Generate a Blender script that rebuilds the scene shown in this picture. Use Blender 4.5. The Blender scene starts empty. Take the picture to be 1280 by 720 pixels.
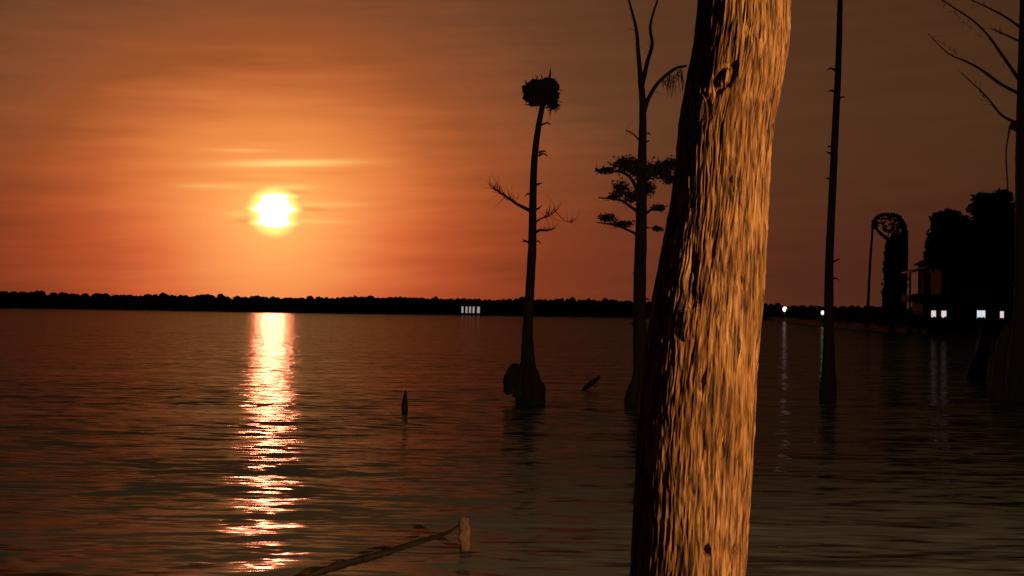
import bpy, math, random
import numpy as np
from mathutils import Vector, Matrix

random.seed(7)
RNG = np.random.default_rng(11)
sc = bpy.context.scene
COL = sc.collection

# ------------------------------------------------------------------ camera
F = 1372.0                       # focal length in photo pixels (1280 wide)
CAM = Vector((0.0, 0.0, 2.5))    # eye height above the lake
PITCH = math.radians(1.09)
ROLL = math.radians(0.9)
ROT = Matrix.Rotation(math.pi / 2 + PITCH, 3, 'X') @ Matrix.Rotation(ROLL, 3, 'Z')
cam_d = bpy.data.cameras.new('camera')
cam_d.sensor_width = 36.0
cam_d.lens = 36.0 * F / 1280.0
cam_d.clip_start = 0.05
cam_d.clip_end = 9000.0
cam = bpy.data.objects.new('camera', cam_d)
COL.objects.link(cam)
cam.matrix_world = Matrix.Translation(CAM) @ ROT.to_4x4()
sc.camera = cam


def ray(px, py):
    return (ROT @ Vector(((px - 640.0) / F, -(py - 360.0) / F, -1.0))).normalized()


def at(px, py, Y):
    d = ray(px, py)
    return CAM + d * (Y / d.y)


def wat(px, py, z=0.0):
    d = ray(px, py)
    return CAM + d * ((z - CAM.z) / d.z)


def lin(r, g, b):
    f = lambda c: (c / 255 / 12.92) if c / 255 <= 0.04045 else ((c / 255 + 0.055) / 1.055) ** 2.4
    return (f(r), f(g), f(b), 1.0)


# ------------------------------------------------------------------ sky and sun
SUN_DIR = ray(343, 264)
SUN_AZ = math.degrees(math.atan2(SUN_DIR.x, SUN_DIR.y))
SUN_EL = math.degrees(math.asin(SUN_DIR.z))

world = bpy.data.worlds.new('World')
sc.world = world
world.use_nodes = True
wn, wl = world.node_tree.nodes, world.node_tree.links
wn.clear()


def W(op, a, b=None, c=None):
    n = wn.new('ShaderNodeMath')
    n.operation = op
    for i, v in enumerate((a, b, c)):
        if v is None:
            continue
        if isinstance(v, (int, float)):
            n.inputs[i].default_value = v
        else:
            wl.new(v, n.inputs[i])
    return n.outputs[0]


def wramp(fac, lo, hi, stops, interp='LINEAR'):
    n = wn.new('ShaderNodeValToRGB')
    n.color_ramp.interpolation = interp
    e = n.color_ramp.elements
    while len(e) < len(stops):
        e.new(0.5)
    for el, (p, c) in zip(e, stops):
        el.position = (p - lo) / (hi - lo)
        el.color = c if len(c) == 4 else lin(*c)
    wl.new(W('DIVIDE', W('SUBTRACT', fac, lo), hi - lo), n.inputs[0])
    return n.outputs[0]


def wsmooth(v, a, b):
    n = wn.new('ShaderNodeMapRange')
    n.interpolation_type = 'SMOOTHSTEP'
    n.inputs['From Min'].default_value = a
    n.inputs['From Max'].default_value = b
    wl.new(v, n.inputs['Value'])
    return n.outputs[0]


def wmix(fac, a, b, kind='MIX'):
    n = wn.new('ShaderNodeMix')
    n.data_type = 'RGBA'
    n.blend_type = kind
    n.clamp_factor = True
    for s, v in ((n.inputs[0], fac), (n.inputs[6], a), (n.inputs[7], b)):
        if isinstance(v, (int, float)):
            s.default_value = v
        elif isinstance(v, tuple):
            s.default_value = v
        else:
            wl.new(v, s)
    return n.outputs[2]


tc = wn.new('ShaderNodeTexCoord')
sx = wn.new('ShaderNodeSeparateXYZ')
wl.new(tc.outputs['Generated'], sx.inputs[0])
DEG = 180.0 / math.pi
az = W('MULTIPLY', W('ARCTAN2', sx.outputs[0], sx.outputs[1]), DEG)
el = W('MULTIPLY', W('ARCSINE', sx.outputs[2]), DEG)
dx = W('SUBTRACT', az, SUN_AZ)
dy = W('SUBTRACT', el, SUN_EL)
up = W('MULTIPLY', W('MAXIMUM', dy, 0.0), 1.4)
dn = W('MULTIPLY', W('MINIMUM', dy, 0.0), 0.9)
dv = W('ADD', up, dn)
# thin cloud veils bend the glow a little
cmb = wn.new('ShaderNodeCombineXYZ')
wl.new(W('MULTIPLY', dx, 0.10), cmb.inputs[0])
wl.new(W('MULTIPLY', W('SUBTRACT', dy, W('MULTIPLY', dx, 0.05)), 1.15), cmb.inputs[1])
nz = wn.new('ShaderNodeTexNoise')
nz.inputs['Scale'].default_value = 1.0
nz.inputs['Detail'].default_value = 4.0
nz.inputs['Roughness'].default_value = 0.55
wl.new(cmb.outputs[0], nz.inputs['Vector'])
veil = W('SUBTRACT', nz.outputs[0], 0.5)
dist = W('SQRT', W('ADD', W('MULTIPLY', dx, dx), W('MULTIPLY', dv, dv)))
dist2 = W('MAXIMUM', W('MULTIPLY', dist, W('SUBTRACT', 1.0, W('MULTIPLY', veil, 0.42))), 0.0)

high = wramp(dist2, 0, 140, [
    (0.0, (255, 205, 110)), (1.5, (255, 186, 96)), (3.0, (250, 160, 82)), (6.4, (228, 133, 68)),
    (9, (186, 100, 52)), (11.5, (152, 80, 42)), (14.4, (130, 73, 43)), (18.5, (100, 60, 38)), (24, (84, 52, 33)), (33, (75, 46, 27)),
    (60, (40, 28, 19)), (130, (14, 11, 9))])
low = wramp(dist2, 0, 140, [
    (0.0, (255, 195, 105)), (3.0, (255, 156, 86)), (6.0, (222, 110, 60)), (8.5, (186, 82, 44)),
    (11, (156, 67, 36)), (13.5, (130, 57, 31)), (20, (102, 49, 31)), (27, (80, 41, 27)),
    (60, (38, 25, 18)), (130, (14, 11, 9))])
glow = wmix(wsmooth(el, 2.0, 10.5), low, high)


def streak(az0, el0, half_az, half_el, tilt):
    u = W('SUBTRACT', dx, az0)
    v = W('SUBTRACT', W('SUBTRACT', dy, el0), W('MULTIPLY', u, tilt))
    a = W('POWER', W('ABSOLUTE', W('DIVIDE', u, half_az)), 2.0)
    b = W('POWER', W('ABSOLUTE', W('DIVIDE', v, half_el)), 2.0)
    return W('EXPONENT', W('MULTIPLY', W('ADD', a, b), -1.0))


st = streak(0.6, 2.45, 2.9, 0.17, 0.055)
for args, g in (((-2.9, 1.15, 1.6, 0.12, 0.03), 0.30), ((2.2, 0.42, 2.2, 0.14, 0.02), 0.30),
                ((-1.6, 3.0, 1.5, 0.10, 0.04), 0.25), ((1.6, -0.45, 1.9, 0.10, 0.0), 0.35),
                ((-1.4, -0.2, 1.0, 0.12, 0.0), 0.4), ((0.9, 1.25, 0.9, 0.12, 0.03), 0.5)):
    st = W('ADD', st, W('MULTIPLY', streak(*args), g * 1.25))
glow = wmix(W('MULTIPLY', st, 0.95), glow, lin(255, 218, 130))
dk = streak(1.9, 0.15, 0.9, 0.11, 0.0)
for args, g in (((-1.4, -0.55, 0.6, 0.13, 0.0), 0.9), ((1.2, 1.0, 0.7, 0.10, 0.03), 0.6),
                ((-1.0, 1.55, 2.6, 0.14, 0.03), 0.7), ((3.0, 2.05, 2.0, 0.10, 0.05), 0.6), ((-6.0, 1.7, 4.0, 0.25, 0.02), 0.6)):
    dk = W('ADD', dk, W('MULTIPLY', streak(*args), g))
glow = wmix(W('MULTIPLY', dk, 0.32), glow, lin(196, 96, 44))
# the disc of the sun seen through thick warm air
vd = wn.new('ShaderNodeVectorMath')
vd.operation = 'DOT_PRODUCT'
vd.inputs[1].default_value = SUN_DIR
wl.new(tc.outputs['Generated'], vd.inputs[0])
ang = W('MULTIPLY', W('ARCCOSINE', W('MINIMUM', vd.outputs['Value'], 1.0)), DEG)
angd = W('ADD', ang, W('MULTIPLY', veil, 0.6))
angd = W('SUBTRACT', angd, W('MULTIPLY', W('ADD', streak(0.0, -0.62, 1.9, 0.13, 0.0), W('ADD', streak(-.3, 0.10, 1.7, 0.10, 0.0), streak(.5, .78, 1.6, .10, .03))), 0.28))
rim = wsmooth(angd, 1.45, 0.82)
core = wsmooth(angd, 0.88, 0.48)
glow = wmix(rim, glow, (1.4, 1.05, 0.26, 1.0))
disc = wmix(core, (0, 0, 0, 1), (150.0, 24.0, 10.0, 1.0))
glow = wmix(1.0, glow, disc, 'ADD')
# physical sky underneath, very dim at this hour
sky = wn.new('ShaderNodeTexSky')
sky.sky_type = 'NISHITA'
sky.sun_disc = False
sky.sun_elevation = math.radians(SUN_EL)
sky.sun_rotation = math.radians(SUN_AZ)
sky.dust_density = 6.0
sky.air_density = 1.6
tint = wmix(1.0, sky.outputs[0], (0.0014, 0.0008, 0.0005, 1.0), 'MULTIPLY')
glow = wmix(1.0, glow, tint, 'ADD')
bg = wn.new('ShaderNodeBackground')
bg.inputs['Strength'].default_value = 1.0
wl.new(glow, bg.inputs['Color'])
wo = wn.new('ShaderNodeOutputWorld')
wl.new(bg.outputs[0], wo.inputs[0])
world.cycles.sampling_method = 'MANUAL'
world.cycles.sample_map_resolution = 2048

sun_d = bpy.data.lights.new('sun', 'SUN')
sun_d.energy = 0.10
sun_d.color = (1.0, 0.24, 0.11)
sun_d.angle = math.radians(1.4)
sun = bpy.data.objects.new('sun', sun_d)
COL.objects.link(sun)
sun.rotation_euler = SUN_DIR.to_track_quat('Z', 'Y').to_euler()
sun['kind'] = 'helper'

vs = sc.view_settings
vs.view_transform = 'Standard'
vs.look = 'None'
vs.exposure = 0.0
vs.gamma = 1.0
vs.use_curve_mapping = False
sc.cycles.use_denoising = True
sc.cycles.sample_clamp_indirect = 6.0


# ------------------------------------------------------------------ materials
def mat(name, color, rough=0.85, noise=None, bump=None, spec=0.3, emit=None):
    """noise: (scale vector, second colour, contrast) mixed on object coordinates; bump: (scale vector, strength, distance)"""
    m = bpy.data.materials.new(name)
    m.use_nodes = True
    n, l = m.node_tree.nodes, m.node_tree.links
    p = n['Principled BSDF']
    p.inputs['Base Color'].default_value = (*color, 1)
    p.inputs['Roughness'].default_value = rough
    p.inputs['Specular IOR Level'].default_value = spec
    t = n.new('ShaderNodeTexCoord')

    def tex(scale, detail=5.0):
        mp = n.new('ShaderNodeMapping')
        mp.inputs['Scale'].default_value = scale
        l.new(t.outputs['Object'], mp.inputs[0])
        x = n.new('ShaderNodeTexNoise')
        x.inputs['Scale'].default_value = 1.0
        x.inputs['Detail'].default_value = detail
        l.new(mp.outputs[0], x.inputs['Vector'])
        return x.outputs[0]
    if noise:
        r = n.new('ShaderNodeMapRange')
        r.inputs['From Min'].default_value = 0.5 - 0.5 / noise[2]
        r.inputs['From Max'].default_value = 0.5 + 0.5 / noise[2]
        l.new(tex(noise[0]), r.inputs['Value'])
        mx = n.new('ShaderNodeMix')
        mx.data_type = 'RGBA'
        mx.inputs[6].default_value = (*color, 1)
        mx.inputs[7].default_value = (*noise[1], 1)
        l.new(r.outputs[0], mx.inputs[0])
        l.new(mx.outputs[2], p.inputs['Base Color'])
    if bump:
        b = n.new('ShaderNodeBump')
        b.inputs['Strength'].default_value = bump[1]
        b.inputs['Distance'].default_value = bump[2]
        l.new(tex(bump[0], 6.0), b.inputs['Height'])
        l.new(b.outputs[0], p.inputs['Normal'])
    if emit:
        p.inputs['Emission Color'].default_value = (*emit[0], 1)
        p.inputs['Emission Strength'].default_value = emit[1]
    return m


M = {}
M['dead_bark'] = mat('dead_bark', (0.028, 0.020, 0.015), 0.9, ((9, 9, 1.2), (0.014, 0.010, 0.008), 2.0), ((30, 30, 4), 0.6, 0.02))
M['twig'] = mat('twig', (0.045, 0.030, 0.022), 0.9, ((5, 5, 5), (0.02, 0.014, 0.01), 2.0))
M['nest'] = mat('nest_sticks', (0.024, 0.017, 0.012), 0.95, ((8, 8, 8), (0.012, 0.009, 0.006), 2.0))
M['needles'] = mat('cypress_needles', (0.030, 0.034, 0.014), 0.8, ((3, 3, 3), (0.045, 0.032, 0.014), 2.0))
M['moss'] = mat('hanging_moss', (0.055, 0.048, 0.036), 0.95, ((4, 4, 1), (0.03, 0.026, 0.02), 2.0))
M['leaf'] = mat('shore_leaf', (0.028, 0.032, 0.014), 0.85, ((0.6, 0.6, 0.6), (0.045, 0.036, 0.016), 2.0))
M['far_leaf'] = mat('far_leaf', (0.030, 0.028, 0.018), 0.9, ((0.1, 0.1, 0.3), (0.02, 0.02, 0.012), 2.0))
M['land'] = mat('bank_soil', (0.040, 0.030, 0.020), 0.95, ((0.5, 0.5, 0.5), (0.02, 0.018, 0.010), 2.0), ((3, 3, 3), 0.5, 0.1))
M['wood'] = mat('weathered_wood', (0.20, 0.115, 0.085), 0.85, ((22, 22, 3), (0.05, 0.028, 0.02), 2.4), ((60, 60, 6), 0.5, 0.01))
M['wet_wood'] = mat('wet_wood', (0.024, 0.016, 0.011), 0.6, ((12, 12, 3), (0.012, 0.009, 0.006), 2.0), ((40, 40, 8), 0.5, 0.01))
M['siding'] = mat('house_siding', (0.09, 0.075, 0.06), 0.8, ((0.4, 0.4, 6), (0.06, 0.05, 0.04), 2.0))
M['roofing'] = mat('roof_shingle', (0.045, 0.038, 0.034), 0.9, ((2, 2, 2), (0.025, 0.02, 0.018), 2.0))
M['trim'] = mat('trim_paint', (0.42, 0.36, 0.30), 0.6, ((3, 3, 3), (0.30, 0.25, 0.2), 2.0))
M['glass_lit'] = mat('lit_pane', (0.8, 0.8, 0.78), 0.4, emit=((0.86, 0.93, 1.0), 0.80))
M['glass_rose'] = mat('rosy_lit_pane', (0.8, 0.8, 0.78), 0.4, emit=((1.0, 0.84, 0.82), 0.75))
M['glass_dim'] = mat('dim_lit_pane', (0.8, 0.8, 0.75), 0.4, emit=((1.0, 0.90, 0.76), 0.28))
M['bulb_pink'] = mat('bright_lamp_glass', (0.9, 0.85, 0.8), 0.3, emit=((1.0, 0.74, 0.70), 2.6))
M['bulb_green'] = mat('pale_lamp_glass', (0.9, 0.95, 0.8), 0.3, emit=((0.80, 1.0, 0.62), 1.6))
M['bulb_amber'] = mat('amber_lamp_glass', (0.95, 0.8, 0.6), 0.3, emit=((1.0, 0.55, 0.2), 12.0))
M['metal'] = mat('dark_metal', (0.05, 0.05, 0.05), 0.5, ((10, 10, 10), (0.08, 0.07, 0.06), 2.0), spec=0.5)


# ------------------------------------------------------------------ mesh helpers
def link(name, verts, faces, material, parent=None, smooth=True):
    me = bpy.data.meshes.new(name)
    me.from_pydata([tuple(v) for v in verts], [], [tuple(f) for f in faces])
    me.materials.append(material)
    if smooth:
        me.polygons.foreach_set('use_smooth', np.ones(len(me.polygons), dtype=bool))
    me.update()
    o = bpy.data.objects.new(name, me)
    COL.objects.link(o)
    if parent:
        o.parent = parent
        o.matrix_parent_inverse = Matrix.Translation(-Vector(parent.location))
    return o


def tag(o, label, cat, group=None):
    o['label'] = label
    o['category'] = cat
    if group:
        o['group'] = group
    return o


def thing(name, loc, label, cat, group=None):
    o = bpy.data.objects.new(name, None)
    o.empty_display_size = 0.3
    COL.objects.link(o)
    o.location = loc
    return tag(o, label, cat, group)


class MB:
    def __init__(s):
        s.v, s.f = [], []

    def add(s, v, f):
        k = len(s.v)
        s.v += [tuple(p) for p in v]
        s.f += [tuple(i + k for i in q) for q in f]
        return s

    def build(s, name, m, parent=None, smooth=True):
        return link(name, s.v, s.f, m, parent, smooth)


def spline(pts, n):
    """Catmull-Rom through pts (any dimension), n samples"""
    P = np.array([list(p) for p in pts], float)
    if len(P) == 2:
        t = np.linspace(0, 1, n)[:, None]
        return P[0] * (1 - t) + P[1] * t
    E = np.vstack([2 * P[0] - P[1], P, 2 * P[-1] - P[-2]])
    out = []
    for t in np.linspace(0, len(P) - 1 - 1e-9, n):
        i = int(t)
        u = t - i
        a, b, c, d = E[i], E[i + 1], E[i + 2], E[i + 3]
        out.append(0.5 * (2 * b + (c - a) * u + (2 * a - 5 * b + 4 * c - d) * u * u + (3 * b - a - 3 * c + d) * u ** 3))
    return np.array(out)


def tube(pts, radii, n=24, seg=10, rough=0.12, lobes=0.0, seed=0, cap=True):
    """knobbly tapered tube; lobes: fluting of the buttress at the first end"""
    r = np.random.default_rng(seed)
    C = spline(pts, n)
    R = np.interp(np.linspace(0, 1, n), np.linspace(0, 1, len(radii)), radii)
    th = np.linspace(0, 2 * math.pi, seg, endpoint=False)
    ph = r.uniform(0, 6.28, 8)
    T = np.gradient(C, axis=0)
    T /= np.linalg.norm(T, axis=1)[:, None] + 1e-9
    ref = np.array([1.0, 0, 0]) if abs(T[0][0]) < 0.8 else np.array([0, 1.0, 0])
    v = []
    for i in range(n):
        a = np.cross(T[i], ref)
        a /= np.linalg.norm(a) + 1e-9
        b = np.cross(T[i], a)
        s = i / max(1, n - 1)
        k = 1 + rough * (0.5 * np.sin(2 * th + ph[0] + 5 * s) + 0.35 * np.sin(3 * th + ph[1] - 9 * s) + 0.35 * np.sin(19 * s + ph[2] + th))
        k += rough * r.uniform(-0.35, 0.35, seg)
        if lobes:
            k += lobes * max(0.0, 1 - 3.0 * s) * np.maximum(np.sin(5 * th + ph[3]), -0.4)
        rr = R[i] * k
        v += [C[i] + rr[j] * (math.cos(th[j]) * a + math.sin(th[j]) * b) for j in range(seg)]
    f = [(i * seg + j, i * seg + (j + 1) % seg, (i + 1) * seg + (j + 1) % seg, (i + 1) * seg + j) for i in range(n - 1) for j in range(seg)]
    if cap:
        f.append(tuple(range(seg - 1, -1, -1)))
        f.append(tuple((n - 1) * seg + j for j in range(seg)))
    return v, f


def box(x0, x1, y0, y1, z0, z1):
    v = [(x, y, z) for z in (z0, z1) for y in (y0, y1) for x in (x0, x1)]
    return v, [(0, 2, 3, 1), (4, 5, 7, 6), (0, 1, 5, 4), (2, 6, 7, 3), (0, 4, 6, 2), (1, 3, 7, 5)]


def cloud(c, rad, n, size, seed=0, hollow=0.35, flat=1.0):
    """n small leaf sprays through an ellipsoid, a little denser toward its skin"""
    r = np.random.default_rng(seed)
    d = r.normal(size=(n, 3))
    d /= np.linalg.norm(d, axis=1)[:, None]
    rr = hollow + (1 - hollow) * r.random(n) ** 0.6
    P = np.array(c) + d * rr[:, None] * np.array(rad)
    v, f = [], []
    for i in range(n):
        a = r.normal(size=3)
        a[2] *= flat
        a /= np.linalg.norm(a)
        b = np.cross(a, r.normal(size=3))
        b /= np.linalg.norm(b) + 1e-9
        s = size * r.uniform(0.5, 1.3)
        k = len(v)
        v += [P[i] - a * s, P[i] + b * s * 0.45, P[i] + a * s * 1.1, P[i] - b * s * 0.5]
        f.append((k, k + 1, k + 2, k + 3))
    return v, f


def twigs(start, end, n, length, rad, seed=0, upness=0.3, seg=4):
    """side twigs along a limb"""
    r = np.random.default_rng(seed)
    mb = MB()
    a, b = np.array(start), np.array(end)
    for i in range(n):
        p = a + (b - a) * r.uniform(0.15, 1.0)
        d = (b - a) / (np.linalg.norm(b - a) + 1e-9) * 0.6 + r.normal(size=3) * 0.6
        d[2] += upness
        d /= np.linalg.norm(d)
        L = length * r.uniform(0.4, 1.2)
        q = p + d * L * 0.5 + r.normal(size=3) * L * 0.08
        e = p + d * L + r.normal(size=3) * L * 0.14
        mb.add(*tube([p, q, e], [rad, rad * 0.7, rad * 0.25], 5, seg, 0.1, seed=seed + i))
    return mb


# ------------------------------------------------------------------ value noise (numpy)
def vnoise(x, y, perx, seed):
    """2D value noise, periodic in x with integer period perx"""
    r = np.random.default_rng(seed)
    T = r.random((512, perx))
    xi, yi = np.floor(x).astype(int), np.floor(y).astype(int)
    fx, fy = x - xi, y - yi
    fx, fy = fx * fx * (3 - 2 * fx), fy * fy * (3 - 2 * fy)
    g = lambda i, j: T[j % 512, i % perx]
    return (g(xi, yi) * (1 - fx) + g(xi + 1, yi) * fx) * (1 - fy) + (g(xi, yi + 1) * (1 - fx) + g(xi + 1, yi + 1) * fx) * fy


# ------------------------------------------------------------------ the lake
def build_water():
    # rows at growing distance, columns dense ahead: a fan of quads out to the horizon
    r = 4.5 * np.exp(np.linspace(0, math.log(6000 / 4.5), 860))
    a = np.concatenate([np.linspace(-88, -33, 40, endpoint=False), np.linspace(-33, 33, 460, endpoint=False), np.linspace(33, 88, 41)])
    A, Rr = np.meshgrid(np.radians(a), r)
    X, Y = Rr * np.sin(A), Rr * np.cos(A)
    Z = np.zeros_like(X)
    g = np.random.default_rng(5)
    cell = np.maximum(Rr * 0.0085, Rr * np.radians(66 / 460))
    for k in range(90):
        lam = 0.35 * (9.0 / 0.35) ** g.random()
        th = math.radians(-8 + g.normal() * 17)
        amp = 0.0026 * lam * g.uniform(0.5, 1.4) / (1 + (lam / 2.2) ** 2)
        kx, ky = 2 * math.pi / lam * math.sin(th), 2 * math.pi / lam * math.cos(th)
        fade = np.clip((lam / cell - 3.5) / 4.0, 0, 1)
        # gusts: the ripples come and go in patches
        gust = 0.65 + 0.35 * np.sin(X * g.uniform(0.05, 0.3) + Y * g.uniform(0.05, 0.4) + g.uniform(0, 6.28))
        w = np.sin(kx * X + ky * Y + g.uniform(0, 6.28) + 0.5 * np.sin(0.23 * X + g.uniform(0, 6.28)))
        Z += amp * fade * gust * (w + 0.25 * w * w)
    nr, na = X.shape
    v = np.stack([X, Y, Z], -1).reshape(-1, 3)
    i = np.arange((nr - 1) * na).reshape(nr - 1, na)[:, :-1].ravel()
    f = np.stack([i, i + 1, i + na + 1, i + na], -1)
    me = bpy.data.meshes.new('lake_water')
    me.vertices.add(len(v))
    me.vertices.foreach_set('co', v.ravel())
    me.loops.add(f.size)
    me.loops.foreach_set('vertex_index', f.ravel())
    me.polygons.add(len(f))
    me.polygons.foreach_set('loop_start', np.arange(0, f.size, 4))
    me.polygons.foreach_set('use_smooth', np.ones(len(f), dtype=bool))
    me.update(calc_edges=True)
    m = bpy.data.materials.new('lake_water')
    m.use_nodes = True
    n, l = m.node_tree.nodes, m.node_tree.links
    p = n['Principled BSDF']
    n.remove(p)
    # murky lake: weak mirror over dark tea-brown water
    gl = n.new('ShaderNodeBsdfGlossy')
    gl.inputs['Color'].default_value = (0.31, 0.33, 0.36, 1)
    gl.inputs['Roughness'].default_value = 0.11
    df = n.new('ShaderNodeBsdfDiffuse')
    df.inputs['Color'].default_value = (0.150, 0.170, 0.180, 1)
    fr = n.new('ShaderNodeFresnel')
    fr.inputs['IOR'].default_value = 1.28
    mxs = n.new('ShaderNodeMixShader')
    l.new(fr.outputs[0], mxs.inputs[0])
    l.new(df.outputs[0], mxs.inputs[1])
    l.new(gl.outputs[0], mxs.inputs[2])
    l.new(mxs.outputs[0], n['Material Output'].inputs['Surface'])
    t = n.new('ShaderNodeTexCoord')

    def tex(scale, detail, rough=0.5):
        mp = n.new('ShaderNodeMapping')
        mp.inputs['Scale'].default_value = scale
        mp.inputs['Rotation'].default_value = (0, 0, math.radians(6))
        l.new(t.outputs['Object'], mp.inputs[0])
        x = n.new('ShaderNodeTexNoise')
        x.inputs['Scale'].default_value = 1.0
        x.inputs['Detail'].default_value = detail
        x.inputs['Roughness'].default_value = rough
        l.new(mp.outputs[0], x.inputs['Vector'])
        return x.outputs['Color']
    # wind ripples as slopes added to the mesh normal, so they hold at grazing distance too
    def slope(scale, detail, sx_, sy_, rough=0.5):
        sub = n.new('ShaderNodeVectorMath')
        sub.operation = 'SUBTRACT'
        sub.inputs[1].default_value = (0.5, 0.5, 0.5)
        l.new(tex(scale, detail, rough), sub.inputs[0])
        mu = n.new('ShaderNodeVectorMath')
        mu.operation = 'MULTIPLY'
        mu.inputs[1].default_value = (sx_, sy_, 0.0)
        l.new(sub.outputs[0], mu.inputs[0])
        return mu.outputs[0]

    geo = n.new('ShaderNodeNewGeometry')
    acc = geo.outputs['Normal']
    for sl in (slope((0.05, 0.30, 1), 1.0, 0.04, 0.20), slope((0.35, 1.7, 1), 2.0, 0.12, 0.28), slope((1.5, 7.0, 1), 3.0, 0.50, 0.85)):
        ad = n.new('ShaderNodeVectorMath')
        ad.operation = 'ADD'
        l.new(acc, ad.inputs[0])
        l.new(sl, ad.inputs[1])
        acc = ad.outputs[0]
    nm = n.new('ShaderNodeVectorMath')
    nm.operation = 'NORMALIZE'
    l.new(acc, nm.inputs[0])
    for q in (gl, df, fr):
        l.new(nm.outputs[0], q.inputs['Normal'])
    me.materials.append(m)
    o = bpy.data.objects.new('lake_water', me)
    COL.objects.link(o)
    o['kind'] = 'structure'
    return o


build_water()

# ------------------------------------------------------------------ near bank under the viewer
xs, ys = np.linspace(-40, 40, 81), np.linspace(-30, 8.0, 58)
v = []
for y in ys:
    for x in xs:
        edge = 6.4 + 0.5 * math.sin(0.4 * x + 1) + 0.25 * math.sin(1.3 * x)
        h = 0.9 * min(1, max(0.0, (edge - y) / 2.6)) ** 0.7 + 0.05 * math.sin(1.7 * x + 0.6 * y) * (y < edge - 1)
        v.append((x, y, h if y < edge else -0.25 * (y - edge) - 0.12))
f = [(j * 81 + i, j * 81 + i + 1, (j + 1) * 81 + i + 1, (j + 1) * 81 + i) for j in range(57) for i in range(80)]
link('near_bank', v, f, M['land'])['kind'] = 'structure'

# ------------------------------------------------------------------ far shore
FAR = 400.0


def far_shore():
    xs = np.linspace(-1500, 1500, 301)
    v, f = [], []
    for x in xs:
        e = FAR + 14 * math.sin(x * 0.011) + 6 * math.sin(x * 0.05 + 2)
        v += [(x, e - 2, -0.5), (x, e, 0.35), (x, e + 14, 1.3), (x, e + 900, 3.0)]
    for i in range(300):
        for j in range(3):
            f.append((i * 4 + j, (i + 1) * 4 + j, (i + 1) * 4 + j + 1, i * 4 + j + 1))
    link('far_shore_land', v, f, M['land'])['kind'] = 'structure'
    mb = MB()
    r = np.random.default_rng(3)
    k = 0
    for row, (dy, hs) in enumerate(((8, 0.62), (22, 0.85), (40, 1.0))):
        x = -450.0
        while x < 460:
            e = FAR + 14 * math.sin(x * 0.011) + 6 * math.sin(x * 0.05 + 2)
            h = (5.6 + 0.5 * math.sin(x * 0.021 + 1.0) + 0.3 * math.sin(x * 0.09) + 0.25 * math.sin(x * 0.31 + 1)) * hs * r.uniform(0.93, 1.04)
            if row == 2 and r.random() < 0.05:
                h *= 1.13
            w = r.uniform(1.8, 3.2)
            y = e + dy + r.uniform(-5, 5)
            mb.add(*cloud((x, y, 1.0 + h * 0.50), (w, w, h * 0.50), 90, 0.30, seed=k, hollow=0.2))
            zz = np.sin(np.linspace(-1.4, 1.4, 6))
            mb.add(*tube([(x + .2 * i, y, 1.0 + h * .5 + q * h * .44) for i, q in enumerate(zz)], [w * .8 * math.sqrt(max(.04, 1 - q * q)) for q in zz], 6, 7, .35, 0, k))
            k += 1
            x += r.uniform(1.4, 2.8)
    o = mb.build('far_treeline', M['far_leaf'], smooth=False)
    o['kind'] = 'stuff'
    o['label'] = 'dark low wooded shoreline running along the far side of the lake'
    o['category'] = 'treeline'


far_shore()


def far_lodge():
    Y = FAR + 14 * math.sin(-15 * 0.011) - 6.0
    p = at(589, 392, Y)
    t = thing('lakeside_lodge', (p.x, Y, 0.3), 'long low building with five tall lit windows on the far shore', 'building')
    x0, x1 = at(572, 390, Y).x, at(606, 390, Y).x
    MB().add(*box(x0, x1, Y, Y + 7, 0.0, 3.6)).build('wall', M['siding'], t, False)
    MB().add([(x0 - .6, Y - .6, 3.603), (x1 + .6, Y - .6, 3.603), (x1 + .6, Y + 7.6, 3.603), (x0 - .6, Y + 7.6, 3.603), (x0 + 2, Y + 3.5, 4.8), (x1 - 2, Y + 3.5, 4.8)],
             [(0, 1, 5, 4), (1, 2, 5), (2, 3, 4, 5), (3, 0, 4), (3, 2, 1, 0)]).build('roof', M['roofing'], t, False)
    for i, px in enumerate((578, 583, 587.5, 592, 598)):
        q = at(px, 391, Y).x
        w = 0.36 if i < 4 else 0.5
        fr = MB().add(*box(q - w - .12, q + w + .12, Y - 0.06, Y - 0.003, 0.65, 3.2)).build('window', M['siding'], t, False)
        MB().add(*box(q - w, q + w, Y - 0.10, Y - 0.063, 0.8, 3.1)).build('pane', M['glass_dim'], fr, False)


far_lodge()

# ------------------------------------------------------------------ wooded point on the right
shore_px = [(935, 398), (980, 402), (1020, 407), (1060, 411), (1110, 415), (1160, 418), (1210, 419), (1260, 420), (1330, 421), (1420, 423)]
SH = [wat(*p) for p in shore_px]


def shore_y(x):
    return float(np.interp(x, [p.x for p in SH], [p.y for p in SH]))


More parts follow.
